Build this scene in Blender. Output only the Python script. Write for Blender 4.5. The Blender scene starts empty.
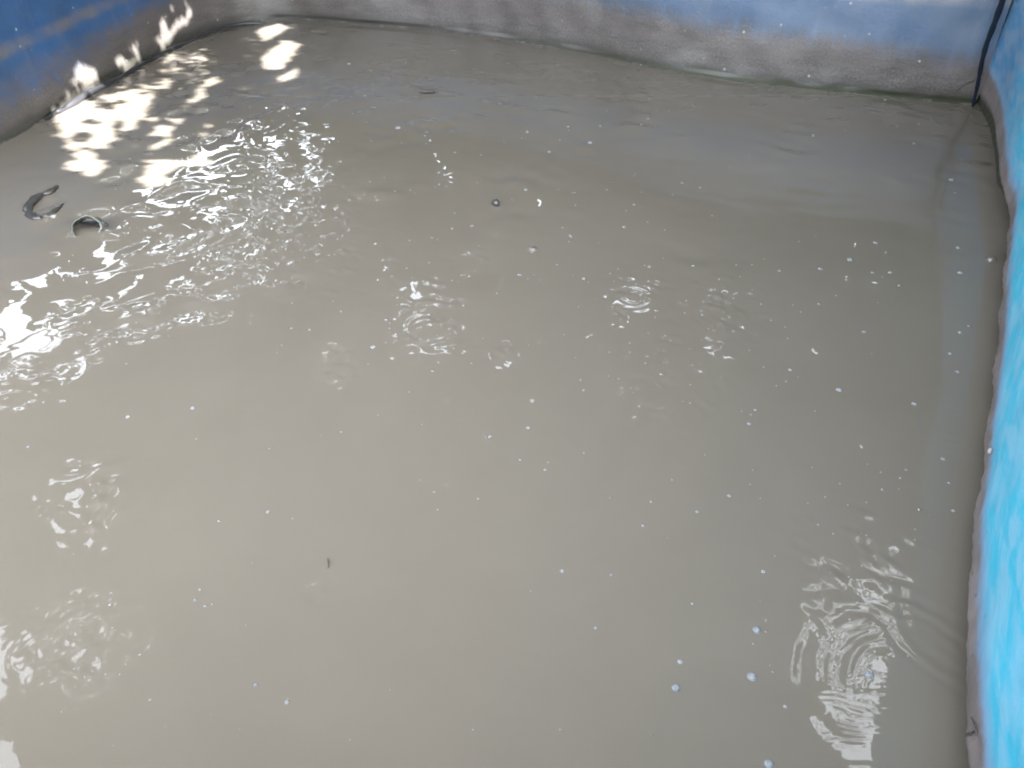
import bpy, math, random
import numpy as np
from mathutils import Vector, noise, Matrix

random.seed(7); rng = np.random.default_rng(7)
scene = bpy.context.scene
COL = scene.collection
R = math.radians

# ------------------------------------------------------------------ camera
H = 1.25                      # eye height above the water (m)
F = 775.0; PITCH = R(37.5)
CP, SP = math.cos(PITCH), math.sin(PITCH)
cam_d = bpy.data.cameras.new('camera'); cam = bpy.data.objects.new('camera', cam_d); COL.objects.link(cam)
cam.location = (0, 0, H); cam.rotation_euler = (math.pi/2 - PITCH, 0, 0)
cam_d.sensor_width = 36; cam_d.lens = 36*F/1024; cam_d.clip_end = 2000; cam_d.clip_start = 0.02
scene.camera = cam

def ray(u, v):
    a = (u-512)/F; b = (384-v)/F
    return np.array([a, b*SP+CP, b*CP-SP])
def at(u, v, z=0.0):
    d = ray(u, v); t = (z-H)/d[2]
    return np.array([0, 0, H]) + d*t
def project(x, y, z):         # world -> pixel of the photograph
    zz = z-H
    dep = y*CP - zz*SP; up = y*SP + zz*CP
    dep = np.where(np.abs(dep) < 1e-6, 1e-6, dep)
    return 512 + F*x/dep, 384 - F*up/dep, dep

# ------------------------------------------------------------------ helpers
def tag(o, label=None, cat=None, group=None, kind=None):
    if label: o['label'] = label
    if cat: o['category'] = cat
    if group: o['group'] = group
    if kind: o['kind'] = kind
    return o
def mesh_obj(name, verts, faces, mat=None, parent=None, smooth=True, loc=None):
    me = bpy.data.meshes.new(name)
    me.from_pydata([tuple(map(float, v)) for v in verts], [], [tuple(map(int, f)) for f in faces])
    me.update()
    if smooth: me.polygons.foreach_set('use_smooth', [True]*len(me.polygons))
    o = bpy.data.objects.new(name, me); COL.objects.link(o)
    if mat: me.materials.append(mat)
    if parent: o.parent = parent
    if loc is not None: o.location = loc
    return o
def empty(name, loc):
    o = bpy.data.objects.new(name, None); COL.objects.link(o); o.location = loc; return o
def grid_mesh(name, P, mat, smooth=True):
    """P: (n,m,3) array -> quad sheet"""
    n, m = P.shape[:2]
    me = bpy.data.meshes.new(name)
    me.vertices.add(n*m); me.vertices.foreach_set('co', P.reshape(-1).astype(np.float32))
    idx = np.arange(n*m).reshape(n, m)
    q = np.stack([idx[:-1, :-1], idx[:-1, 1:], idx[1:, 1:], idx[1:, :-1]], -1).reshape(-1, 4)
    nf = len(q)
    me.loops.add(nf*4); me.loops.foreach_set('vertex_index', q.reshape(-1).astype(np.int32))
    me.polygons.add(nf)
    me.polygons.foreach_set('loop_start', (np.arange(nf)*4).astype(np.int32))
    me.polygons.foreach_set('loop_total', np.full(nf, 4, np.int32))
    me.polygons.foreach_set('use_smooth', np.full(nf, smooth))
    me.update(calc_edges=True); me.validate()
    me.materials.append(mat)
    o = bpy.data.objects.new(name, me); COL.objects.link(o)
    return o
def float_attr(me, name, arr):
    a = me.attributes.new(name, 'FLOAT', 'POINT'); a.data.foreach_set('value', np.asarray(arr, np.float32).reshape(-1))
def tube(pts, rad, seg=8, squash=1.0):
    """swept tube along pts with per-point radius -> verts, faces"""
    pts = [Vector(p) for p in pts]; n = len(pts)
    if not hasattr(rad, '__len__'): rad = [rad]*n
    V = []; Fc = []
    mean = (pts[-1]-pts[0]); mean = mean.normalized() if mean.length > 1e-6 else Vector((1, 0, 0))
    ref = Vector((0, 1, 0)) if abs(mean.z) > .6 else Vector((0, 0, 1))
    for i, p in enumerate(pts):
        t = (pts[min(i+1, n-1)] - pts[max(i-1, 0)]).normalized()
        a = t.cross(ref)
        if a.length < 1e-3: a = t.cross(Vector((1, 0, 0)))
        a.normalize(); b = a.cross(t).normalized()
        for k in range(seg):
            an = 2*math.pi*k/seg
            V.append(p + (a*math.cos(an) + b*math.sin(an)*squash)*rad[i])
    for i in range(n-1):
        for k in range(seg):
            k2 = (k+1) % seg
            Fc.append((i*seg+k, i*seg+k2, (i+1)*seg+k2, (i+1)*seg+k))
    V.append(pts[0]); V.append(pts[-1])
    for k in range(seg):
        k2 = (k+1) % seg
        Fc.append((len(V)-2, k2, k)); Fc.append((len(V)-1, (n-1)*seg+k, (n-1)*seg+k2))
    return V, Fc
def catmull(pts, per=8):
    pts = [np.array(p, float) for p in pts]
    out = []
    for i in range(len(pts)-1):
        p0 = pts[max(i-1, 0)]; p1 = pts[i]; p2 = pts[i+1]; p3 = pts[min(i+2, len(pts)-1)]
        for k in range(per):
            t = k/per
            out.append(.5*((2*p1) + (-p0+p2)*t + (2*p0-5*p1+4*p2-p3)*t*t + (-p0+3*p1-3*p2+p3)*t**3))
    out.append(pts[-1])
    return np.array(out)
def resample(pl, step):
    d = np.r_[0, np.cumsum(np.linalg.norm(np.diff(pl, axis=0), axis=1))]
    s = np.linspace(0, d[-1], max(2, int(d[-1]/step)))
    return np.stack([np.interp(s, d, pl[:, k]) for k in range(pl.shape[1])], 1), s

# ------------------------------------------------------------------ node helper
class NT:
    def __init__(s, name):
        s.m = bpy.data.materials.new(name); s.m.use_nodes = True
        s.t = s.m.node_tree; s.t.nodes.clear()
        s.out = s.t.nodes.new('ShaderNodeOutputMaterial')
    def n(s, typ, **kw):
        nd = s.t.nodes.new(typ)
        for k, v in kw.items(): setattr(nd, k, v)
        return nd
    def link(s, a, b): s.t.links.new(a, b)
    def val(s, sock, v):
        if hasattr(v, 'is_output'): s.link(v, sock)
        else: sock.default_value = v
    def math(s, op, a, b=0.0, clamp=False):
        nd = s.n('ShaderNodeMath', operation=op, use_clamp=clamp)
        s.val(nd.inputs[0], a); s.val(nd.inputs[1], b); return nd.outputs[0]
    def mr(s, v, a, b, c=0.0, d=1.0, smooth=True):
        nd = s.n('ShaderNodeMapRange', interpolation_type='SMOOTHSTEP' if smooth else 'LINEAR')
        s.val(nd.inputs[0], v)
        for i, q in enumerate((a, b, c, d)): s.val(nd.inputs[i+1], q)
        return nd.outputs[0]
    def mix(s, f, a, b):
        nd = s.n('ShaderNodeMix', data_type='RGBA')
        s.val(nd.inputs[0], f)
        s.val(nd.inputs[6], a if hasattr(a, 'is_output') else (*a, 1)); s.val(nd.inputs[7], b if hasattr(b, 'is_output') else (*b, 1))
        return nd.outputs[2]
    def attr(s, name): return s.n('ShaderNodeAttribute', attribute_name=name).outputs['Fac']
    def noise(s, vec, scale, detail=4, rough=.55, dist=0.0):
        nd = s.n('ShaderNodeTexNoise'); s.link(vec, nd.inputs['Vector'])
        nd.inputs['Scale'].default_value = scale; nd.inputs['Detail'].default_value = detail
        nd.inputs['Roughness'].default_value = rough; nd.inputs['Distortion'].default_value = dist
        return nd.outputs[0]
    def comb(s, x, y, z=0.0):
        nd = s.n('ShaderNodeCombineXYZ')
        for i, q in enumerate((x, y, z)): s.val(nd.inputs[i], q)
        return nd.outputs[0]
    def pos(s): return s.n('ShaderNodeNewGeometry').outputs['Position']
    def bsdf(s, color, rough=.5, ior=1.5, spec=.5, normal=None, **kw):
        b = s.n('ShaderNodeBsdfPrincipled')
        s.val(b.inputs['Base Color'], color if hasattr(color, 'is_output') else (*color, 1))
        s.val(b.inputs['Roughness'], rough); b.inputs['IOR'].default_value = ior
        b.inputs['Specular IOR Level'].default_value = spec
        if normal is not None: s.link(normal, b.inputs['Normal'])
        for k, v in kw.items(): s.val(b.inputs[k], v)
        s.link(b.outputs[0], s.out.inputs['Surface'])
        return b
    def bump(s, hgt, strength=.3, dist=.01):
        nd = s.n('ShaderNodeBump'); nd.inputs['Strength'].default_value = strength; nd.inputs['Distance'].default_value = dist
        s.link(hgt, nd.inputs['Height']); return nd.outputs[0]

def simple(name, color, rough=.6, var=.25, scale=30, **kw):
    t = NT(name); p = t.pos(); f = t.noise(p, scale, 4)
    lo = tuple(c*(1-var) for c in color); hi = tuple(c*(1+var) for c in color)
    t.bsdf(t.mix(f, lo, hi), rough, **kw)
    return t.m

# ------------------------------------------------------------------ outline of the tank at the waterline (from the photograph)
WP = lambda u, v: at(u, v)[:2]
far_px = [(0, 145), (50, 115), (100, 85), (150, 58), (200, 35), (250, 22), (290, 19), (350, 23), (430, 30), (520, 42), (590, 54), (650, 67),
          (730, 80), (800, 88), (880, 96), (975, 105)]
right_px = [(975, 105), (987, 128), (992, 160), (995, 190), (1003, 218), (1008, 240), (1004, 290), (1000, 330), (993, 400), (987, 450), (983, 500),
            (976, 560), (971, 620), (966, 680), (963, 722), (964, 768)]
lp = [np.array([-2.45*H, .10*H]), np.array([-2.3*H, 1.2*H]), np.array([-2.02*H, 2.1*H])]
far_c = catmull(lp + [WP(*p) for p in far_px], 10)
_b = WP(975, 105)-WP(987, 128)
right_c = catmull([WP(975, 105)+_b*.9*k for k in (1, .5)] + [WP(*p) for p in right_px] + [np.array([.50*H, .30*H]), np.array([.41*H, .10*H])], 10)
far_l, far_s = resample(far_c, .016)
right_l, right_s = resample(right_c, .012)
near_l, near_s = resample(np.array([[.41*H, .10*H], [-2.45*H, .10*H]]), .05)
corner = WP(975, 105)
ymax = far_l[:, 1].max(); imax = int(far_l[:, 1].argmax())
def xl_of(y):  return np.interp(y, far_l[:imax+1, 1], far_l[:imax+1, 0])
_yr = np.r_[right_l[::-1, 1], far_l[imax:, 1][::-1]]; _xr = np.r_[right_l[::-1, 0], far_l[imax:, 0][::-1]]
def xr_of(y):  return np.interp(y, _yr, _xr)

# ------------------------------------------------------------------ materials
def mat_water():
    t = NT('murky_water')
    p = t.pos()
    n1 = t.noise(p, 1.1, 5, .6, .6); n2 = t.noise(p, 9, 4, .6); n3 = t.noise(p, 260, 2, .6)
    f = t.math('ADD', t.math('MULTIPLY', n1, .65), t.math('ADD', t.math('MULTIPLY', n2, .15), t.math('MULTIPLY', n3, .2)))
    c = t.mix(t.mr(f, .3, .7), (.084, .0745, .0610), (.094, .0840, .0690))
    t.bsdf(c, .004, 1.34, .44)
    return t.m
def mat_far_wall():
    t = NT('weathered_blue_wall')
    arc = t.attr('arc'); ht = t.attr('ht'); left = t.attr('left')
    p = t.comb(arc, ht, 0.0)
    ps = t.comb(t.math('MULTIPLY', arc, 3.0), t.math('MULTIPLY', ht, .5), 3.0)       # vertical streaks
    ph = t.comb(t.math('MULTIPLY', arc, .6), t.math('MULTIPLY', ht, 3.0), 7.0)       # horizontal tide lines
    nz = t.noise(p, 4, 6, .62, .3); ns = t.noise(ps, 6, 5, .6); nh = t.noise(ph, 9, 5, .6); fine = t.noise(p, 90, 4, .65)
    blue = t.mix(left, (.031, .055, .094), (.012, .041, .102))
    blue = t.mix(t.mr(nz, .3, .75), blue, t.mix(left, (.050, .068, .096), (.017, .043, .093)))
    blue = t.mix(t.math('MULTIPLY', t.mr(ns, .5, .8), .35), blue, (.085, .096, .115))
    grey = t.mix(t.mr(nh, .3, .7), (.032, .0275, .025), (.050, .0435, .040))
    grey = t.mix(t.mr(fine, .35, .7, 0, .45), grey, (.10, .095, .088))
    # bare band: noisy upper edge, higher on the right
    top = t.attr('band')
    e = t.math('SUBTRACT', t.math('ADD', ht, t.math('MULTIPLY', t.math('ADD', t.math('SUBTRACT', nz, .5), t.math('MULTIPLY', t.math('SUBTRACT', ns, .5), .7)), .20)), top)
    c = t.mix(t.mr(e, -.07, .07), grey, blue)
    # pink-grey salt zone under the paint edge
    z = t.math('MULTIPLY', t.mr(ht, .09, .17), t.mr(ht, .19, .27, 1, 0))
    c = t.mix(t.math('MULTIPLY', z, t.mr(nh, .25, .7, .1, .6)), c, (.058, .0495, .047))
    # dark wet tide line close to the water
    c = t.mix(t.math('MULTIPLY', t.mr(ht, .015, .08, .85, 0), t.mr(nz, .3, .7, .5, 1)), c, (.020, .020, .016))
    # pale worn strip along the wall
    hs = t.math('ADD', t.math('SUBTRACT', ht, t.attr('strip')), t.math('MULTIPLY', t.math('SUBTRACT', t.noise(p, 2.5, 5, .6), .5), .09))
    strip = t.math('MULTIPLY', t.mr(hs, -.045, -.005), t.mr(hs, .005, .05, 1, 0))
    c = t.mix(t.math('MULTIPLY', t.math('MULTIPLY', strip, t.mr(nz, .32, .6, .25, 1)), t.mr(fine, .2, .65, .45, 1)), c, t.mix(left, (.095, .098, .105), (.068, .064, .066)))
    c = t.mix(t.mr(ht, .48, .56, 0, .85), c, (.022, .026, .032))  # unseen wall top darkened to soften its reflection in the water
    # scuffs and chalky wear with shapes of their own
    sc = t.noise(t.comb(t.math('MULTIPLY', arc, 1.0), t.math('MULTIPLY', ht, 2.2), 11.0), 22, 6, .75, .6)
    c = t.mix(t.mr(sc, .60, .72, 0, .5), c, (.088, .084, .083))
    c = t.mix(t.mr(sc, .28, .40, .35, 0), c, (.035, .034, .034))
    # green algae at the waterline
    alg = t.math('MULTIPLY', t.mr(t.math('ADD', ht, t.math('MULTIPLY', t.math('SUBTRACT', t.noise(p, 14, 5, .7), .5), .09)), .012, .05, 1, 0), t.attr('moss'))
    c = t.mix(t.math('MULTIPLY', alg, .9), c, (.018, .021, .010))
    # pale water line
    wl = t.math('MULTIPLY', t.mr(ht, .003, .009, 1, 0), t.mr(t.noise(p, 9, 5, .7), .5, .7))
    c = t.mix(t.math('MULTIPLY', wl, .45), c, (.24, .235, .225))
    # flecks of dried scale
    vo = t.n('ShaderNodeTexVoronoi', feature='F1'); t.link(p, vo.inputs['Vector']); vo.inputs['Scale'].default_value = 16
    cr = t.n('ShaderNodeSeparateColor'); t.link(vo.outputs['Color'], cr.inputs[0])
    fl = t.math('MULTIPLY', t.mr(vo.outputs['Distance'], .07, .13, 1, 0), t.mr(cr.outputs[0], .62, .66))
    c = t.mix(t.math('MULTIPLY', fl, t.mr(cr.outputs[1], .2, .9, .1, .6)), c, (.25, .25, .25))
    hgt = t.math('ADD', t.math('MULTIPLY', nz, 1.0), t.math('MULTIPLY', fine, .25))
    t.bsdf(c, t.mr(ht, .05, .3, .38, .5), 1.45, .4, t.bump(hgt, .5, .012))
    return t.m
def mat_right_wall():
    t = NT('cyan_painted_wall')
    arc = t.attr('arc'); ht = t.attr('ht'); edge = t.attr('edge'); near = t.attr('near')
    p = t.comb(arc, ht, 0.0)
    nz = t.noise(p, 5, 5, .6, .3); fine = t.noise(p, 110, 4, .65)
    # two crossing noises forming net-like lozenges, running steeply up the wall
    def net_noise(ang, sx, seed):
        ca, sa = math.cos(ang), math.sin(ang)
        a = t.math('ADD', t.math('MULTIPLY', arc, ca), t.math('MULTIPLY', ht, sa))
        b = t.math('SUBTRACT', t.math('MULTIPLY', ht, ca), t.math('MULTIPLY', arc, sa))
        return t.noise(t.comb(t.math('MULTIPLY', a, sx), t.math('MULTIPLY', b, 8.0), seed), 3.2, 3, .5, .5)
    s1 = net_noise(.22, 2.0, 1.0); s2 = net_noise(-.30, 1.8, 5.0)
    loz = t.mr(t.math('MULTIPLY', s1, s2), .16, .33)
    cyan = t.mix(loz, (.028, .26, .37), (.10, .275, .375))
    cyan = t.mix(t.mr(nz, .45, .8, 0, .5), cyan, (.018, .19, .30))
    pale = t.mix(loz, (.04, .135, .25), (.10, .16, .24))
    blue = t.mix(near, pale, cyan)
    grey = t.mix(t.mr(nz, .3, .7), (.082, .070, .067), (.125, .11, .108))
    grey = t.mix(t.mr(fine, .5, .75, 0, .5), grey, (.13, .115, .11))
    e = t.math('SUBTRACT', t.math('ADD', ht, t.math('MULTIPLY', t.math('SUBTRACT', nz, .5), .07)), edge)
    c = t.mix(t.mr(e, -.012, .025), grey, t.mix(t.mr(e, .01, .06), (.10, .18, .27), blue))
    vo = t.n('ShaderNodeTexVoronoi', feature='F1'); t.link(p, vo.inputs['Vector']); vo.inputs['Scale'].default_value = 40
    cr = t.n('ShaderNodeSeparateColor'); t.link(vo.outputs['Color'], cr.inputs[0])
    fl = t.math('MULTIPLY', t.mr(vo.outputs['Distance'], .1, .2, 1, 0), t.mr(cr.outputs[0], .72, .76))
    c = t.mix(t.math('MULTIPLY', fl, t.mr(e, 0, .05, .8, .08)), c, (.04, .035, .035))
    alg = t.mr(t.math('ADD', ht, t.math('MULTIPLY', t.math('SUBTRACT', t.noise(p, 14, 5, .7), .5), .04)), .035, .07, 1, 0)
    c = t.mix(t.math('MULTIPLY', alg, .94), c, (.020, .022, .013))  # algae tone, also painting in the shade under the lip
    hgt = t.math('ADD', nz, t.math('MULTIPLY', fine, .2))
    t.bsdf(c, .55, 1.45, .35, t.bump(hgt, .4, .012))
    return t.m
def mat_leaf():
    t = NT('tree_leaves')
    rnd = t.attr('tone')
    c = t.mix(rnd, (.022, .05, .012), (.07, .11, .025))
    d = t.n('ShaderNodeBsdfDiffuse'); t.link(c, d.inputs[0])
    tr = t.n('ShaderNodeBsdfTranslucent'); t.link(t.mix(.5, c, (.10, .12, .01)), tr.inputs[0])
    m = t.n('ShaderNodeMixShader'); m.inputs[0].default_value = .22
    t.link(d.outputs[0], m.inputs[1]); t.link(tr.outputs[0], m.inputs[2]); t.link(m.outputs[0], t.out.inputs['Surface'])
    return t.m
M_water = mat_water(); M_far = mat_far_wall(); M_right = mat_right_wall(); M_leaf = mat_leaf()
M_bark = simple('bark', (.12, .09, .065), .9, .4, 14)
M_ground = simple('bare_soil', (.17, .14, .10), .95, .35, 2.5)
M_hose = simple('black_hose_rubber', (.016, .016, .018), .32, .3, 40)
M_seam = simple('dark_seam', (.004, .0065, .012), .95, .5, 60, spec=.1)
def mat_bubble(name, a, b, tr):  # pale and bluish base colours stand in for mirrored sky
    t = NT(name); oi = t.n('ShaderNodeObjectInfo')
    bs = t.bsdf(t.mix(oi.outputs['Random'], a, b), .2, 1.4, .25)
    tp = t.n('ShaderNodeBsdfTransparent'); m = t.n('ShaderNodeMixShader'); m.inputs[0].default_value = tr
    t.link(bs.outputs[0], m.inputs[1]); t.link(tp.outputs[0], m.inputs[2]); t.link(m.outputs[0], t.out.inputs['Surface'])
    return t.m
M_bubble = mat_bubble('white_bubble', (.15, .155, .16), (.21, .216, .225), .3)
M_bluebub = mat_bubble('bluish_bubble', (.15, .162, .178), (.18, .19, .205), .3)
M_fleck = simple('pale_fleck', (.14, .137, .122), .5, .3, 120)
M_twig = simple('dark_twig', (.03, .025, .02), .7, .4, 60)
M_fish = simple('fish_skin', (.026, .025, .023), .3, .4, 25)
M_chip = simple('white_chip', (.17, .17, .17), .6, .1, 50)
def mat_plastic():
    t = NT('clear_greenish_plastic')
    b = t.bsdf((.12, .13, .115), .2, 1.3, .5)
    b.inputs['Transmission Weight'].default_value = .35
    return t.m
M_plastic = mat_plastic()
def mat_film():
    t = NT('bubble_film')
    tr = t.n('ShaderNodeBsdfTransparent'); g = t.n('ShaderNodeBsdfGlossy'); g.inputs['Roughness'].default_value = .05
    lw = t.n('ShaderNodeLayerWeight'); lw.inputs[0].default_value = .55
    m = t.n('ShaderNodeMixShader'); t.link(t.mr(lw.outputs['Facing'], .1, 1, .05, .4), m.inputs[0])
    t.link(tr.outputs[0], m.inputs[1]); t.link(g.outputs[0], m.inputs[2]); t.link(m.outputs[0], t.out.inputs['Surface'])
    return t.m
M_film = mat_film()

# ------------------------------------------------------------------ ground outside the tank
n = 60
gx = np.linspace(-1, 1, n); gx = np.sign(gx)*np.abs(gx)**3*400
G = np.zeros((n, n, 3)); G[..., 0] = gx[None, :]; G[..., 1] = gx[:, None]; G[..., 2] = -.55
tag(grid_mesh('ground', G, M_ground), kind='structure')

# ------------------------------------------------------------------ tank walls
RIM = .56*H
def wall(name, line, s, mat, lean, nz_amp, side, profile=None, thick=.12):
    """sheet swept along the waterline: inner face, rounded rim, outer face down to the ground. side=+1: outward is to the left of travel"""
    n = len(line)
    tg = np.gradient(line, axis=0); tg /= np.linalg.norm(tg, axis=1)[:, None]
    out = np.stack([-tg[:, 1], tg[:, 0]], 1)*side
    zs = np.r_[np.linspace(-.30, -.04, 6), np.linspace(-.02, .12, 16), np.linspace(.135, RIM-.03, 36)]
    prof = [(lean*max(z, 0)/RIM, z) for z in zs]
    top = lean + 0
    prof += [(top+.008, RIM-.012), (top+.03, RIM), (top+thick-.03, RIM), (top+thick-.008, RIM-.012), (top+thick, RIM-.04), (top+thick, .2), (top+thick, -.6)]
    P = np.zeros((n, len(prof), 3)); ht = np.zeros((n, len(prof)))
    for j, (o, z) in enumerate(prof):
        d = np.array([noise.noise((line[i, 0]*1.7, line[i, 1]*1.7, z*1.6+3))*nz_amp
                      + noise.noise((line[i, 0]*7, line[i, 1]*7, z*8))*nz_amp*.22 for i in range(n)])
        if z < .02 and o < .2: d = d*max(0, .3)
        oo = o + d
        if profile is not None: oo = oo + profile(s, z)
        P[:, j, 0] = line[:, 0] + out[:, 0]*oo; P[:, j, 1] = line[:, 1] + out[:, 1]*oo; P[:, j, 2] = z
        ht[:, j] = z
    o = grid_mesh(name, P, mat)
    float_attr(o.data, 'ht', ht); float_attr(o.data, 'arc', np.repeat(s[:, None], len(prof), 1))
    return o, len(prof)
def far_prof(s, z):            # the left bend is a hollow curve that leans back
    return 0.10*max(z, 0)*np.clip((5.2-s)/2.0, 0, 1)
wf, m = wall('tank_wall', far_l, far_s, M_far, .03, .035, +1, far_prof)
uu, vv, _ = project(far_l[:, 0], far_l[:, 1], np.zeros(len(far_l)))
left = np.clip((560-uu)/420, 0, 1)
float_attr(wf.data, 'left', np.repeat(left[:, None], m, 1))
band = np.interp(uu, [0, 60, 150, 260, 420, 600, 760, 900, 980], [.12, .13, .22, .36, .33, .29, .25, .22, .20]); band[:40] = .12
strip = np.interp(uu, [0, 130, 300, 900], [.30, .32, .40, .47]); strip[:40] = .30
float_attr(wf.data, 'strip', np.repeat(strip[:, None], m, 1))
float_attr(wf.data, 'band', np.repeat(band[:, None], m, 1))
float_attr(wf.data, 'moss', np.repeat(np.clip((uu-480)/250, 0.08, 1)[:, None], m, 1))
tag(wf, 'weathered blue tank wall with grey bare lower band, curving round along the far side', 'wall')
def right_prof(s, z):          # sags inward low down near the camera, hollow in the bay
    t_ = np.clip((.085-z)/.06, 0, 1); lip = .075*t_*t_*(3-2*t_)*np.clip((s-1.2)/.5, 0.25, 1)
    rough = .0035*np.array([noise.noise((q*28, z*30, 5.0)) + .6*noise.noise((q*70, z*60, 9.0)) for q in s])*(z < .13)
    return lip + rough - .027*np.clip((s-1.2)/.5, 0.25, 1) + .012*np.sin(s*5.0)*max(z, 0)/RIM + .0022*np.sin(s*23.0+1.0)*(z < .1)*np.clip((s-1.6)/.6, 0, 1)
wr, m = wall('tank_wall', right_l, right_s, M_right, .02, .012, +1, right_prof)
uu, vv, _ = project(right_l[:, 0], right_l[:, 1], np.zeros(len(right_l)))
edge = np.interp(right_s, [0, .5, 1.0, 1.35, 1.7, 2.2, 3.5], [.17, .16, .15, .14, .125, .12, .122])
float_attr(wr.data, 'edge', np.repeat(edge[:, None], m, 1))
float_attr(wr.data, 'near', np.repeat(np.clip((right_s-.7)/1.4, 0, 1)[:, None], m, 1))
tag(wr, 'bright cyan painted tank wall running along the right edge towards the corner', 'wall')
wn, m = wall('tank_wall', near_l, near_s, M_far, .02, .02, +1)
for a, v in (('left', .5), ('moss', .4), ('band', .2), ('strip', .4)): float_attr(wn.data, a, np.full((len(near_l), m), v))
tag(wn, 'blue tank wall on the near side below the camera', 'wall')

# ------------------------------------------------------------------ water surface with real ripples
vs = np.r_[np.arange(785, 8, -.8)]
yrow = np.array([at(512, v)[1] for v in vs]); yrow = yrow[yrow < ymax-.004]
yrow = np.r_[np.linspace(.10*H-.03, yrow[0]-.01, 30), yrow, ymax-.002]
NX = 860
X = np.zeros((len(yrow), NX)); Y = np.repeat(yrow[:, None], NX, 1)
for i, y in enumerate(yrow):
    a, b = float(xl_of(y))-.04, float(xr_of(y))+.10
    dep = y*CP + H*SP
    fa, fb = max(a+.04, -530*dep/F), min(b-.04, 530*dep/F)
    if fb - fa < .05: fa, fb = a+(b-a)*.25, b-(b-a)*.25
    na = nb = 40
    xs = np.r_[np.linspace(a, fa, na, endpoint=False), np.linspace(fa, fb, NX-na-nb), np.linspace(fb, b, nb+1)[1:]]
    X[i] = xs
U, V, D = project(X, Y, np.zeros_like(X))
def blob(u, v, ru, rv, amp, ang=0.0):
    du, dv = U-u, V-v; c, s = math.cos(R(ang)), math.sin(R(ang))
    a = (du*c+dv*s)/ru; b = (-du*s+dv*c)/rv
    return amp*np.exp(-(a*a+b*b))
# ripple strength map (slope)
A = np.full_like(X, .0045) + .026*np.clip((Y-2.0)/1.2, 0, 1)
for b in [(150, 130, 190, 60, .10, -58), (230, 90, 90, 60, .07, -30), (60, 330, 120, 55, .075, -30), (190, 260, 120, 90, .085, -40),
          (300, 220, 140, 100, .015, 0), (430, 330, 80, 70, .028, 0), (690, 320, 120, 90, .022, 0), (60, 650, 90, 80, .022, 0),
          (100, 490, 80, 60, .02, 0), (870, 660, 110, 110, .012, 0), (60, 160, 60, 60, .01, 0)]:
    A = np.maximum(A, blob(*b))
def lump(l, seed):
    r = np.random.default_rng(seed); h = np.zeros_like(X)
    for _ in range(7):
        th = r.uniform(0, 6.28); k = 6.28/(l*r.uniform(.7, 1.5)); h += np.sin(k*(X*math.cos(th)+Y*math.sin(th))+r.uniform(0, 6.28))
    return h/math.sqrt(3.5)
A = A*np.clip(.55+.65*lump(.5, 5)+.3*lump(.22, 6), .12, 2.2)
Z = np.zeros_like(X)
def waves(lmin, lmax, cnt, seed):
    r = np.random.default_rng(seed); h = np.zeros_like(X)
    for _ in range(cnt):
        l = math.exp(r.uniform(math.log(lmin), math.log(lmax))); th = r.uniform(0, 2*math.pi); k = 2*math.pi/l
        ph = k*(X*math.cos(th)+Y*math.sin(th)) + r.uniform(0, 6.28)
        h += np.sin(ph)/k*math.sqrt(2.0/cnt)
    return h
far_w = np.clip((Y-1.0)/1.4, 0, 1)
fine_m = np.zeros_like(X)
for (cu, cv, r_) in [(425, 318, 34), (500, 356, 14), (333, 366, 18), (630, 298, 26), (722, 312, 30), (655, 362, 26), (470, 262, 14), (250, 408, 12), (640, 412, 14), (300, 230, 60),
                     (95, 655, 40), (84, 505, 40), (40, 650, 30), (315, 590, 16), (860, 560, 50), (690, 400, 30)]: fine_m = np.maximum(fine_m, blob(cu, cv, r_*1.2, r_, 1))
Z += .085*fine_m*waves(.030, .065, 16, 21)*np.clip(.4+.8*lump(.12, 31), 0, 1.6)
small = waves(.028, .075, 22, 3); big = waves(.10, .30, 18, 4)
Z += A*(small*(1-far_w) + big*far_w*1.0 + small*far_w*.10)
Z += .0028*waves(.25, .8, 8, 9)
RL = lump(.16, 51)+.7*lump(.06, 52); RM = np.clip(.8+.6*lump(.11, 53), .1, 1.6)
def ring(u, v, r0, width, lam, slope, sq=1.0, arc=None):
    global Z
    c = at(u, v); dx = X-c[0]; dy = Y-c[1]; r = np.hypot(dx, dy) + .055*lam*RL
    env = np.exp(-((r-r0)/width)**2)
    if arc is not None:
        an = np.degrees(np.arctan2(dy, dx)); d = (an-arc[0]+180) % 360-180; env = env*np.exp(-(d/arc[1])**2)
    Z += slope*lam/6.283*np.sin(6.283*r/lam)*env*RM
ring(38, 650, .03, .03, .017, .06); ring(80, 632, .03, .04, .020, .05); ring(95, 672, .03, .05, .024, .04)
ring(905, 690, .17, .035, .045, .11, arc=(100, 90)); ring(905, 690, .11, .03, .030, .08, arc=(120, 60)); ring(900, 700, .24, .03, .05, .05, arc=(95, 60))
ring(985, 620, .16, .035, .040, .11, arc=(-150, 50)); ring(945, 425, .05, .04, .030, .045); ring(533, 249, .02, .035, .03, .04)
ring(425, 325, .03, .06, .028, .04); ring(390, 150, .09, .06, .05, .02); ring(632, 297, .02, .05, .028, .05); ring(700, 178, .05, .06, .05, .02)
ring(722, 315, .03, .06, .03, .045); ring(110, 490, .06, .06, .07, .05); ring(40, 205, .05, .06, .05, .06); ring(250, 405, .02, .03, .03, .05)
ring(500, 355, .02, .03, .03, .05); ring(335, 375, .02, .04, .035, .06)
# fine parallel ripples in the lower right
env = blob(865, 738, 42, 48, 1.0); ph = 2*math.pi*(Y*1.0+X*.12)/.0135 + 1.6*lump(.11, 41) + 1.2*lump(.05, 42)
Z += .055*.0135/6.283*np.sin(ph)*env*np.clip(.75+.5*lump(.06, 43), .1, 1.5)
P = np.stack([X, Y, Z], -1)
water = grid_mesh('water', P, M_water); tag(water, kind='structure')

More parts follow.
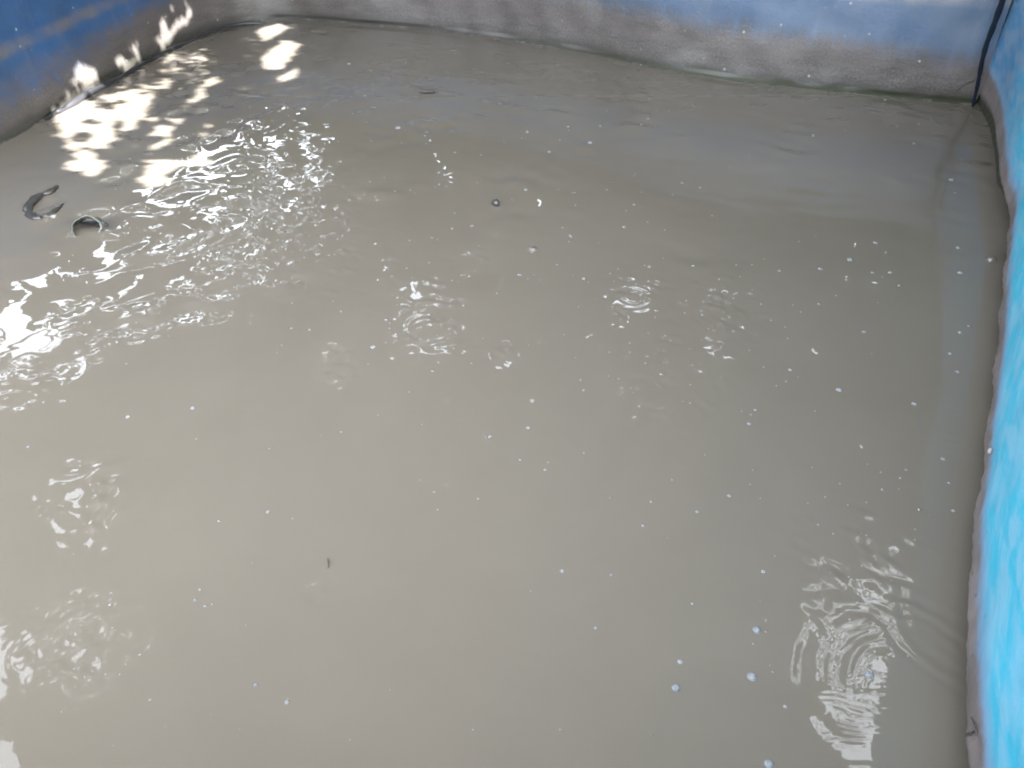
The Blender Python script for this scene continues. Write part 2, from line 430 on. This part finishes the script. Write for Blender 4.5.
# ------------------------------------------------------------------ trees round the tank (seen mirrored in the water, they also shade it)
SUN_AZ, SUN_EL = R(100), R(43)
S = np.array([math.sin(SUN_AZ)*math.cos(SUN_EL), math.cos(SUN_AZ)*math.cos(SUN_EL), math.sin(SUN_EL)])
def inpoly(u, v, poly):
    inside = np.zeros(u.shape, bool); k = len(poly)
    for i in range(k):
        x1, y1 = poly[i]; x2, y2 = poly[(i+1) % k]
        c = ((y1 > v) != (y2 > v)); xx = (x2-x1)*(v-y1)/((y2-y1) if y2 != y1 else 1e-9)+x1
        inside ^= c & (u < xx)
    return inside
# gaps between the crowns
open_gap = [[(-400, 200), (0, 250), (90, 60), (150, -40), (270, -60), (310, 60), (240, 130), (215, 190), (150, 260), (125, 320), (85, 375), (40, 395), (0, 405), (-400, 420)],
            [(-300, 600), (8, 612), (18, 650), (16, 700), (-2, 725), (-300, 740)], [(-200, 742), (30, 745), (36, 775), (30, 820), (-200, 830)],
            [(54, 488), (76, 476), (100, 486), (98, 512), (82, 534), (62, 526)]]
part_gap = [[(215, 20), (340, 40), (330, 180), (260, 290), (180, 330), (140, 330)], [(20, 590), (130, 590), (120, 690), (60, 710), (20, 700)],
            [(825, 690), (898, 690), (900, 820), (800, 820)], [(800, 590), (900, 570), (900, 690), (820, 680)]]
spots = [(418, 305, 13), (415, 335, 14), (440, 340, 10), (500, 356, 10), (330, 352, 9), (335, 378, 5), (632, 297, 13), (722, 318, 11), (735, 296, 6),
         (250, 408, 2), (640, 412, 2), (470, 262, 6), (382, 272, 6), (662, 365, 5), (310, 595, 4), (330, 570, 3), (700, 405, 2), (565, 430, 1), (720, 350, 4),
         (318, 240, 6), (330, 200, 6), (440, 160, 4), (590, 330, 4)]
sun_thr = [.6]*2+[.6, .5, .6, .6, .6, .30, .02, .05, .05, -.02, -.05, -.14, -.16, -.16]
sun_hole = [[(70, 66), (80, 64), (99, 71), (94, 80), (102, 86), (82, 88), (66, 86), (74, 78)], [(112, 58), (124, 52), (130, 42), (138, 42), (140, 60), (126, 74), (116, 70)],
            [(58, 106), (76, 92), (96, 86), (100, 92), (80, 100), (64, 110)],
            [(158, 20), (164, 15), (168, 30), (176, 18), (186, 18), (188, 26), (176, 34), (170, 46), (162, 50), (150, 40), (160, 36)],
            [(166, 4), (176, 4), (176, 14), (168, 14)], [(181, 0), (186, 0), (186, 8), (181, 8)], [(186, 6), (191, 6), (190, 24), (186, 24)],
            [(50, 116), (75, 100), (108, 94), (160, 84), (152, 106), (136, 128), (112, 150), (96, 172), (74, 166), (62, 140)],
            [(248, 32), (280, 22), (292, 28), (256, 46)], [(258, 58), (284, 40), (304, 42), (284, 70), (264, 70)], [(274, 78), (302, 64), (298, 78), (280, 84)],
            [(186, 100), (214, 70), (224, 90), (196, 118)], [(140, 114), (190, 104), (182, 138), (150, 160)], [(196, 122), (236, 108), (226, 150), (188, 162)],
            [(150, 166), (176, 150), (166, 176), (140, 190)],
            [(165, 55), (196, 46), (204, 66), (190, 90), (160, 96)]]
def leaf_filter(Q, rad, small):
    x, y, z = Q[:, 0], Q[:, 1], Q[:, 2]
    u, v, d = project(x, y, -z)
    ok = np.ones(len(Q), bool); vis = d > .1
    cl = np.array([noise.noise((a/24, b/15, 1.5)) + .5*noise.noise((a/9, b/6, 4.5)) if (-420 < a < 420 and -60 < b < 460) else -1 for a, b in zip(u, v)])
    core = inpoly(u, v, [(40, 90), (150, 60), (150, 170), (60, 190)]) | inpoly(u, v, [(-30, 318), (66, 318), (46, 362), (-30, 384)])
    for g in open_gap: ok &= ~(vis & inpoly(u, v, g) & ((cl < .09) | core))
    pr = rng.random(len(Q))
    for g in part_gap: ok &= ~(vis & inpoly(u, v, g) & (pr < .72))
    for (cu, cv, r) in spots:
        ok &= ~(vis & (np.hypot(u-cu, (v-cv)*1.3) < r*.95+4))
    # sun holes: where would this leaf's shadow fall?
    hit = np.zeros(len(Q), bool); hu = np.full(len(Q), -9999.); hv = np.full(len(Q), -9999.)
    for zc in np.linspace(.5, 0, 41):
        p = Q - S[None, :]*((z-zc)/S[2])[:, None]
        out = (p[:, 0] < xl_of(p[:, 1])-.10*zc) | (p[:, 1] > ymax) | (zc == 0)
        new = out & ~hit
        if new.any():
            a, b, dd = project(p[new, 0], p[new, 1], p[new, 2]); hu[new] = a; hv[new] = b
            hit |= new
    # keep the added sun-blocking leaves wherever the tank lies in shade
    shade = (hu > -60) & (hu < 1060) & (hv > -60) & (hv < 800)
    sunny = np.zeros(len(Q), bool)
    hn = np.array([noise.noise((a/15, b/8, 2.5)) if (0 < a < 260 and -20 < b < 200) else 0 for a, b in zip(hu, hv)])
    for g, th_ in zip(sun_hole, sun_thr):
        ins = inpoly(hu, hv, g) & (hn < th_)
        wide = inpoly(hu, hv, g)
        for a_ in np.linspace(0, 2*math.pi, 10)[:-1]: wide |= inpoly(hu+18*math.cos(a_), hv+11*math.sin(a_), g)
        sunny |= np.where(small, ins, wide)
    eg = np.zeros(len(Q), bool)
    for k_, g in enumerate(part_gap[2:]): eg |= vis & inpoly(u, v, g) & (pr < (.93, .85)[k_])
    eg &= (hu > 50) & (hu < 360) & (hv > -80) & (hv < 200)
    return (ok | (shade & (z > 3.9))) & ~sunny & ~eg
pts = []; sizes = []
# crowns standing round and over the tank
N = 112000
az = R(-68) + rng.random(N)*R(150); el = np.arcsin(math.sin(R(7)) + rng.random(N)*(math.sin(R(70))-math.sin(R(7))))
rr = np.minimum((4.3+.0*az)/np.sin(el), 8.6/np.cos(el)) + rng.random(N)*1.3
Q = np.stack([rr*np.cos(el)*np.sin(az), rr*np.cos(el)*np.cos(az), rr*np.sin(el)-H*.5], 1)
pts.append(Q); sizes.append(.012*rr*rng.uniform(.7, 1.3, N))
# unseen dense leaf slab added to block the sun off the water
N2 = 46000
lo = np.array([-3.3, -.4]) + S[:2]/S[2]*4.6; hi = np.array([2.8, 6.6]) + S[:2]/S[2]*4.6
z2 = 4.1 + rng.random(N2)*1.0
base = np.stack([lo[0]-S[0]/S[2]*4.6 + rng.random(N2)*(hi[0]-lo[0]), lo[1]-S[1]/S[2]*4.6 + rng.random(N2)*(hi[1]-lo[1])], 1)
Q = np.stack([base[:, 0]+S[0]/S[2]*z2, base[:, 1]+S[1]/S[2]*z2, z2], 1)
pts.append(Q); sizes.append(rng.uniform(.045, .065, N2))
Q = np.concatenate(pts); sz = np.concatenate(sizes)
flat = np.zeros(len(Q), bool)
for lay in range(3):           # closed leaf layers added to seal the sun-blocking slab
    gxx, gyy = np.meshgrid(np.arange(lo[0]-S[0]/S[2]*4.6, hi[0]-S[0]/S[2]*4.6, .058), np.arange(lo[1]-S[1]/S[2]*4.6, hi[1]-S[1]/S[2]*4.6, .058))
    b_ = np.stack([gxx.ravel(), gyy.ravel()], 1) + rng.normal(size=(gxx.size, 2))*.012 + lay*.021
    z3 = 4.2 + lay*.25 + rng.random(len(b_))*.2
    q3 = np.stack([b_[:, 0]+S[0]/S[2]*z3, b_[:, 1]+S[1]/S[2]*z3, z3], 1)
    Q = np.concatenate([Q, q3]); sz = np.concatenate([sz, rng.uniform(.042, .05, len(q3))]); flat = np.r_[flat, np.ones(len(q3), bool)]
small = np.zeros(len(Q), bool)
q4 = []                        # small leaves added to shape the edges of the sun patches
while sum(len(a) for a in q4) < 26000:
    l0 = np.stack([rng.uniform(-2.75, -.8, 20000), rng.uniform(3.2, 6.0, 20000)], 1); z4 = rng.uniform(4.0, 4.9, 20000)
    q_ = np.stack([l0[:, 0]+S[0]/S[2]*z4, l0[:, 1]+S[1]/S[2]*z4, z4], 1); q4.append(q_)
q4 = np.concatenate(q4); Q = np.concatenate([Q, q4]); sz = np.concatenate([sz, rng.uniform(.017, .024, len(q4))])
flat = np.r_[flat, np.ones(len(q4), bool)]; small = np.r_[small, np.ones(len(q4), bool)]
ok = leaf_filter(Q, sz, small) & (Q[:, 2] > .75)
Q = Q[ok]; sz = sz[ok]; flat = flat[ok]
trunks = [(-.4, 9.3), (3.4, 9.0), (7.0, 6.6), (6.6, 2.6), (-5.6, 6.2), (-7.4, 2.0), (5.2, -.8)]
lab = ['leafy tree standing straight behind the far tank wall', 'leafy tree behind the right part of the far tank wall', 'broad tree standing off the far right corner of the tank',
       'tree overhanging the tank from the right, thickened to block the sun', 'tree beyond the curved left end of the tank wall', 'tree standing alone well to the left of the tank', 'low tree behind the near end of the cyan wall, with added sun-blocking leaves']
tp = np.array(trunks)
own = np.argmin(((Q[:, None, :2]-tp[None])**2).sum(-1), 1)
for k, (tx, ty) in enumerate(trunks):
    q = Q[own == k]; s = sz[own == k]; fl_ = flat[own == k]; nq = len(q)
    if nq < 20: continue
    root = empty('tree', (tx, ty, -.55)); tag(root, lab[k], 'tree', 'trees round the tank')
    a = rng.normal(size=(nq, 3)); a[:, 2] *= .5; a /= np.linalg.norm(a, axis=1)[:, None]
    b = np.cross(a, rng.normal(size=(nq, 3))); b /= np.linalg.norm(b, axis=1)[:, None]
    if fl_.any():              # these face the sun
        ra = rng.normal(size=(fl_.sum(), 3)); ra -= (ra@S)[:, None]*S[None]; ra /= np.linalg.norm(ra, axis=1)[:, None]
        a[fl_] = ra; b[fl_] = np.cross(ra, S)
    org = np.array([tx, ty, -.55])
    c = q - org
    V4 = np.stack([c-a*s[:, None]*1.25, c-b*s[:, None]*.75+a*s[:, None]*.1, c+a*s[:, None]*1.25, c+b*s[:, None]*.85+a*s[:, None]*.1], 1).reshape(-1, 3)
    me = bpy.data.meshes.new('crown')
    me.vertices.add(nq*4); me.vertices.foreach_set('co', V4.reshape(-1).astype(np.float32))
    me.loops.add(nq*4); me.loops.foreach_set('vertex_index', np.arange(nq*4, dtype=np.int32))
    me.polygons.add(nq); me.polygons.foreach_set('loop_start', (np.arange(nq)*4).astype(np.int32)); me.polygons.foreach_set('loop_total', np.full(nq, 4, np.int32))
    me.update(calc_edges=True); me.materials.append(M_leaf)
    float_attr(me, 'tone', np.repeat(rng.random(nq), 4))
    o = bpy.data.objects.new('crown', me); COL.objects.link(o); o.parent = root
    topz = min(5.2, q[:, 2].max()) + .55
    VV, FF = [], []
    def add(pv, rv):
        v, f = tube(pv, rv, 8); off = len(VV); VV.extend(v); FF.extend([tuple(i+off for i in ff) for ff in f])
    add([(0, 0, -.1), (.05, .02, topz*.3), (-.05, .06, topz*.6), (0, 0, topz*.9)], [.17, .14, .11, .05])
    for _ in range(5):
        j = rng.integers(nq); e = c[j]; e = e*min(1, 2.6/np.hypot(e[0], e[1]))if np.hypot(e[0], e[1]) > 0 else e
        st = np.array([0, 0, topz*rng.uniform(.45, .75)])
        add([st, (st+e)/2+np.array([0, 0, .2]), e], [.07, .045, .015])
    mesh_obj('trunk', VV, FF, M_bark, root)

# ------------------------------------------------------------------ hose along the waterline of the left bend
hp = [(20, 133), (38, 121), (52, 112), (60, 108), (75, 100), (90, 91), (105, 83), (125, 72), (145, 61), (165, 50), (185, 41), (205, 33), (230, 25), (252, 22), (275, 20), (300, 21)]
pl = []
for i, (u, v) in enumerate(hp):
    p = at(u, v, .012); pl.append((p[0]+.012, p[1]-.015, (.008+.004*math.sin(i*1.7)) if 1 < i < len(hp)-2 else -.02))
pl = catmull(pl, 6)
v_, f_ = tube(pl, [.010+.010*max(0, 1-abs(i/len(pl)-.30)/.2) + .0025*math.sin(i*.9) for i in range(len(pl))], 10)
tag(mesh_obj('hose', v_, f_, M_hose), 'thin black hose lying along the waterline of the curved left wall', 'hose')

# dark tube added to stand for the crack in the far right corner
cx, cy = corner
rp = []
for i, (u, v) in enumerate([(973, 106), (976, 92), (979, 78), (982, 62), (986, 46), (992, 30), (998, 14), (1004, -4), (1010, -25)]):
    zz = np.interp(i, [0, 8], [.0, .62]); d = ray(u, v)
    # stay just in front of the corner, at its real distance
    t = (cy-.06)/d[1]; p = np.array([0, 0, H])+d*t; rp.append(p)
rp = catmull(rp, 6)
v_, f_ = tube(rp, [.007+.008*i/len(rp)+.0010*math.sin(i*.9) for i in range(len(rp))], 10)
tag(mesh_obj('corner_seam', v_, f_, M_seam), 'dark strip for the crack down the corner where the two walls meet', 'corner_seam')

# ------------------------------------------------------------------ bubbles
def dome(name, mat, seg=14, rings=6, flat=.55):
    V = []; Fc = []
    prof = [(1.12, -.02), (1.03, .03)] + [(math.cos(a), math.sin(a)*flat+.03) for a in np.linspace(.12, math.pi/2-.12, rings)]
    for r, z in prof:
        for k in range(seg):
            an = 2*math.pi*k/seg; V.append((r*math.cos(an), r*math.sin(an), z))
    for j in range(len(prof)-1):
        for k in range(seg):
            Fc.append((j*seg+k, j*seg+(k+1) % seg, (j+1)*seg+(k+1) % seg, (j+1)*seg+k))
    V.append((0, 0, flat+.03))
    for k in range(seg): Fc.append(((len(prof)-1)*seg+k, (len(prof)-1)*seg+(k+1) % seg, len(V)-1))
    return mesh_obj(name, V, Fc, mat)
def pxsize(u, v):
    d = ray(u, v); p = at(u, v); dep = p[1]*CP + H*SP
    return dep/F
bub_px = [(528, 428, 5), (490, 437, 5), (545, 470, 5), (643, 526, 6), (651, 502, 5), (729, 496, 6), (697, 512, 4), (562, 571, 6), (763, 572, 5), (611, 575, 3), (692, 604, 4),
          (596, 628, 4), (680, 662, 5), (753, 644, 4), (219, 521, 5), (268, 512, 6), (256, 685, 7), (287, 702, 5), (128, 417, 6), (193, 408, 5), (28, 447, 5), (341, 432, 5),
          (373, 347, 5), (386, 320, 4), (433, 371, 4), (649, 267, 4), (693, 266, 7), (584, 279, 6), (571, 237, 4), (520, 275, 4), (779, 271, 4), (820, 269, 4), (819, 304, 4),
          (790, 370, 5), (749, 424, 5), (755, 410, 5), (839, 390, 6), (914, 404, 7), (875, 243, 6), (850, 260, 6), (872, 273, 6), (890, 273, 5), (899, 286, 5), (819, 304, 5),
          (820, 269, 5), (864, 332, 6), (958, 248, 5), (960, 273, 6), (951, 180, 5), (955, 193, 5), (969, 326, 5), (960, 333, 6), (950, 354, 5), (957, 372, 5), (943, 459, 6),
          (949, 483, 5), (919, 510, 4), (953, 511, 5), (906, 470, 3), (813, 136, 5), (914, 144, 4), (885, 100, 4), (919, 124, 3), (648, 119, 4), (682, 183, 4), (700, 188, 3),
          (634, 205, 4), (624, 227, 4), (611, 182, 4), (590, 143, 5), (570, 236, 4), (526, 190, 4), (512, 200, 3), (472, 226, 5), (432, 238, 4), (452, 229, 4), (445, 175, 4),
          (430, 141, 5), (398, 128, 6), (402, 83, 3), (430, 79, 3), (365, 96, 4), (349, 64, 4), (641, 65, 4), (650, 99, 4), (694, 105, 5), (557, 265, 4), (527, 132, 4), (560, 140, 3),
          (519, 275, 4), (568, 127, 3), (600, 126, 3), (549, 152, 3), (575, 193, 3), (607, 190, 3), (641, 125, 3), (59, 268, 7), (17, 285, 3), (310, 330, 4), (282, 345, 4), (150, 700, 3),
          (110, 605, 4), (140, 655, 3), (473, 730, 4), (434, 492, 4), (478, 499, 3), (420, 480, 3), (775, 556, 3), (818, 525, 4), (800, 470, 3), (882, 490, 4), (785, 707, 4), (828, 640, 3),
          (560, 730, 3), (652, 735, 3), (390, 690, 3), (350, 740, 3), (200, 590, 4), (195, 600, 5), (205, 606, 4), (212, 604, 3), (705, 455, 3), (672, 480, 3), (610, 498, 4), (520, 460, 3)]
bub_px = list(dict.fromkeys(bub_px))
proto = None
for i, (u, v, w) in enumerate(bub_px):
    if proto is None:
        proto = dome('bubble', M_bubble); tag(proto, 'tiny white bubble floating on the murky water', 'bubble', 'small white bubbles scattered over the murky water'); o = proto
    else:
        o = proto.copy(); COL.objects.link(o)
    p = at(u, v); r = w*.39*pxsize(u, v)*random.choice((.7, .85, .95, 1.05, 1.25))
    o.location = (p[0], p[1], .001); o.scale = (r, r, r*.9); o.rotation_euler = (0, 0, random.uniform(0, 6))
big_b = [(757, 630, 8, 'pale blue bubble, upper one of three large bubbles low on the right of the water'), (752, 677, 9, 'pale blue bubble just below the upper one of three large bubbles low on the right'),
         (676, 688, 8, 'pale blue bubble, leftmost of three large bubbles low on the right of the water'), (869, 675, 8, 'pale bubble inside the curved ripples in the lower right'),
         (769, 764, 9, 'pale bubble cut by the bottom edge of the picture')]
bp = None
for (u, v, w, l) in big_b:
    if bp is None: bp = dome('bubble', M_bluebub); o = bp
    else: o = bp.copy(); COL.objects.link(o)
    p = at(u, v); r = w*.5*pxsize(u, v)
    o.location = (p[0], p[1], .001); o.scale = (r, r, r)
    tag(o, l, 'bubble', 'large pale bubbles in the lower right')
o = dome('bubble', M_film, 18, 8, .9); p = at(991, 260); r = 5*pxsize(991, 260); o.location = (p[0], p[1], .001); o.scale = (r, r, r)
tag(o, 'clear thin-skinned bubble in the dark water beside the right wall', 'bubble')
o = dome('bubble', M_film, 18, 8, .8); p = at(533, 250); r = 5*pxsize(533, 250); o.location = (p[0], p[1], .001); o.scale = (r, r, r)
tag(o, 'clear bubble in the middle of a faint round ripple', 'bubble')

# dust and scum flecks: uncountable
V = []; Fc = []
def fleck(u, v, w, l=1.0):
    p = at(u, v); s = w*pxsize(u, v)*.5; an = random.uniform(0, 3.14); k = random.choice((4, 5, 6)); off = len(V)
    ring_ = []
    for j in range(k):
        a = 2*math.pi*j/k; x = math.cos(a)*s*l*random.uniform(.7, 1.2); y = math.sin(a)*s*random.uniform(.7, 1.2)
        ring_.append((p[0]+x*math.cos(an)-y*math.sin(an), p[1]+x*math.sin(an)+y*math.cos(an)))
    for (x, y) in ring_: V.append((x, y, .0005))
    V.append((p[0], p[1], .0035))
    for j in range(k): Fc.append((off+j, off+(j+1) % k, off+k))
for _ in range(300):
    c = random.choice([(250, 200, 90, 90), (280, 250, 80, 60), (690, 330, 70, 70), (640, 310, 60, 50), (430, 330, 60, 50), (500, 300, 220, 150), (860, 560, 50, 60), (560, 180, 200, 80), (120, 690, 80, 60)])
    u, v = random.gauss(c[0], c[2]), random.gauss(c[1], c[3])
    if not (5 < u < 930 and 60 < v < 760): continue
    p = at(u, v)
    if p[0] < xl_of(p[1])+.1 or p[1] > 5.2: continue
    fleck(u, v, random.uniform(.8, 2.2), random.choice((1, 1, 1.5)))
dust = mesh_obj('floating_dust', V, Fc, M_fleck); tag(dust, 'fine pale dust and scum flecks drifting on the water', 'dust', kind='stuff')

# ------------------------------------------------------------------ twigs, seed, fish, plastic
def twig(pix, rpx, label, name='twig', z=.004, mat=M_twig, cat='twig'):
    q = [at(u, v, z) for u, v in pix]; s = pxsize(*pix[0])
    q = catmull(q, 4); k = len(q)
    v, f = tube(q, [rpx*s*(.55+.45*math.sin(math.pi*(i+.6)/(k+.2))) for i in range(k)], 7)
    return tag(mesh_obj(name, v, f, mat), label, cat)
twig([(420, 91), (424, 91.6), (429, 91.3), (434, 92)], 2.0, 'short thick dark twig floating near the far wall', z=.014)
twig([(328, 558), (328.6, 563), (328, 568)], .6, 'hair-thin dark stem floating upright in the lower left middle')
# dark seed with a pale wet top
def spheroid(c, ax, seg=12, rg=8):
    V = []; Fc = []
    for j in range(rg+1):
        t = math.pi*j/rg
        for k in range(seg):
            a = 2*math.pi*k/seg; V.append((c[0]+ax[0]*math.sin(t)*math.cos(a), c[1]+ax[1]*math.sin(t)*math.sin(a), c[2]+ax[2]*math.cos(t)))
    for j in range(rg):
        for k in range(seg): Fc.append((j*seg+k, (j+1)*seg+k, (j+1)*seg+(k+1) % seg, j*seg+(k+1) % seg))
    return V, Fc
s = pxsize(496, 205); p = at(496, 205)
v, f = spheroid((0, 0, 0), (3.4*s, 4.5*s, 4*s)); o = mesh_obj('seed', v, f, M_fish, loc=(p[0], p[1], 2*s)); o.rotation_euler = (.4, .2, .5)
tag(o, 'small dark glossy seed floating in the upper middle of the water', 'seed')

# fish rolling at the surface: a curved back and a tail
def fish():
    sp = [at(64, 184, -.02), at(57, 187, -.003), at(50, 192, .006), at(42, 195, -.002), at(35, 199, .007), at(29, 206, .004), at(29, 213, -.004), at(35, 218, .004), at(44, 218, -.004),
          at(53, 213, .003), at(62, 206, -.004), at(72, 202, -.02)]
    q = catmull(sp, 6); k = len(q)
    r = [(.004+.013*math.sin(math.pi*(i+.5)/k)**.7)*(1+.35*noise.noise((i*.35, 2, 1))) for i in range(k)]
    v, f = tube(q, r, 12, .7)
    v = [p + Vector((noise.noise(p*40), noise.noise(p*40+Vector((5, 0, 0))), noise.noise(p*40+Vector((9, 0, 0)))))*.004 for p in v]
    o = mesh_obj('fish', v, f, M_fish); tag(o, 'dark slim fish curled round just breaking the surface near the left wall', 'fish')
fish()
# crumpled clear plastic cup, half sunk
def cup():
    c0 = at(90, 226); s = pxsize(90, 226)
    root = empty('plastic_cup', (c0[0], c0[1], 0)); tag(root, 'crumpled clear plastic cup half sunk in the water near the left wall', 'cup')
    n1, n2 = 40, 12; V = []; Fc = []
    prof = [(13, 26), (14.5, 18), (16, 8), (16.5, -2), (16.5, -10)]
    for sgn in (1, .93):
        for j, (r, z) in enumerate(prof):
            for k in range(n1):
                a = 2*math.pi*k/n1; rr_ = r*s*sgn*(1+.06*math.sin(2*a+j*.4)+.03*math.sin(5*a+j)+.015*math.sin(13*a))
                V.append((rr_*math.cos(a), rr_*math.sin(a)*.9, z*s*.8))
    for b in (0, len(prof)*n1):
        for j in range(len(prof)-1):
            for k in range(n1): Fc.append((b+j*n1+k, b+(j+1)*n1+k, b+(j+1)*n1+(k+1) % n1, b+j*n1+(k+1) % n1))
    b = len(prof)*n1
    for k in range(n1): Fc.append((k, (k+1) % n1, b+(k+1) % n1, b+k))
    wl = mesh_obj('cup_wall', V, Fc, M_plastic, root)
    ring_ = []
    for k in range(n1+1):
        a = 2*math.pi*k/n1; rr_ = 13*s*(1+.06*math.sin(2*a)+.03*math.sin(5*a)+.015*math.sin(13*a)); ring_.append((rr_*math.cos(a), rr_*math.sin(a)*.9, 26*s*.8))
    ring_ = ring_[22:] + ring_[1:14]
    v, f = tube(ring_, [.0012+.0024*math.sin(math.pi*i/(len(ring_)-1)) + .0012*math.sin(i*1.3)**2 for i in range(len(ring_))], 8); mesh_obj('cup_rim', v, f, M_plastic, root)
    root.rotation_euler = (R(56), R(12), R(10)); root.location.z = -.020
cup()

# ------------------------------------------------------------------ bits stuck on the walls
bpy.context.view_layer.update()
dg = bpy.context.evaluated_depsgraph_get()
from mathutils.bvhtree import BVHTree
bvr = BVHTree.FromObject(wr, dg); bvf = BVHTree.FromObject(wf, dg)
def on_wall(bv, u, v, lift=.004):
    d = Vector(ray(u, v)).normalized()
    h = bv.ray_cast(Vector((0, 0, H)), d)
    if h[0] is None: return Vector(at(u, v))
    n = h[1] if h[1].dot(d) < 0 else -h[1]
    return h[0] + n*lift
def wall_twig(bv, paths, r, label, cat='twig', mat=M_twig):
    V = []; Fc = []
    for pix in paths:
        q = catmull([on_wall(bv, u, v) for u, v in pix], 4); k = len(q)
        v, f = tube(q, [r*(.45+.55*math.sin(math.pi*(i+.8)/(k+.6))) for i in range(k)], 6)
        off = len(V); V.extend(v); Fc.extend([tuple(i+off for i in ff) for ff in f])
    return tag(mesh_obj('twig', V, Fc, mat), label, cat)
wall_twig(bvr, [[(973.5, 718), (976, 723), (978.5, 730), (979, 737)], [(978.5, 731), (974, 733), (969, 735), (967.5, 738)], [(974, 733), (972, 737)]], +.0013,
          'small forked dry twig stuck to the bare foot of the cyan wall')
wall_twig(bvf, [[(955, 92), (960, 87), (966, 83), (974, 80.5)]], .004, 'thin curved stem stuck to the far wall beside the corner strip')
p = on_wall(bvr, 992, 452, .004)
v, f = spheroid((0, 0, 0), (.004, .005, .008), 8, 6); o = mesh_obj('paint_chip', [(a[0]*(1+.2*math.sin(i*2.1)), a[1], a[2]*(1+.2*math.cos(i*1.3))) for i, a in enumerate(v)], f, M_chip, smooth=False, loc=p)
tag(o, 'white chip stuck to the lower edge of the cyan wall', 'chip')

# ------------------------------------------------------------------ light
w = bpy.data.worlds.new('World'); scene.world = w; w.use_nodes = True
nt = w.node_tree; nt.nodes.clear()
sky = nt.nodes.new('ShaderNodeTexSky'); sky.sky_type = 'NISHITA'; sky.sun_disc = False
sky.sun_elevation = SUN_EL; sky.sun_rotation = SUN_AZ; sky.air_density = 1.2; sky.dust_density = 5.0; sky.ozone_density = 1.0
hs = nt.nodes.new('ShaderNodeHueSaturation'); hs.inputs['Saturation'].default_value = .45
bg = nt.nodes.new('ShaderNodeBackground'); bg.inputs['Strength'].default_value = .12
ow = nt.nodes.new('ShaderNodeOutputWorld')
mx = nt.nodes.new('ShaderNodeMix'); mx.data_type = 'RGBA'; mx.inputs[0].default_value = .5; mx.inputs[7].default_value = (6.6, 7.0, 7.6, 1)   # thin bright overcast
nt.links.new(sky.outputs[0], hs.inputs['Color']); nt.links.new(hs.outputs[0], mx.inputs[6]); nt.links.new(mx.outputs[2], bg.inputs[0]); nt.links.new(bg.outputs[0], ow.inputs[0])
sd = bpy.data.lights.new('sun', 'SUN'); so = bpy.data.objects.new('sun', sd); COL.objects.link(so)
sd.energy = 4.5; sd.angle = R(.3); sd.color = (1, .985, .965)
so.rotation_euler = Vector(S).to_track_quat('Z', 'Y').to_euler()
so.location = (6, 4, 9)

vs_ = scene.view_settings
scene.display_settings.display_device = 'sRGB'
vs_.view_transform = 'Standard'; vs_.look = 'None'; vs_.gamma = 1; vs_.use_curve_mapping = False
vs_.exposure = 4.37
scene.cycles.pixel_filter_type = 'BLACKMAN_HARRIS'; scene.cycles.filter_width = 2.0
scene.cycles.max_bounces = 8
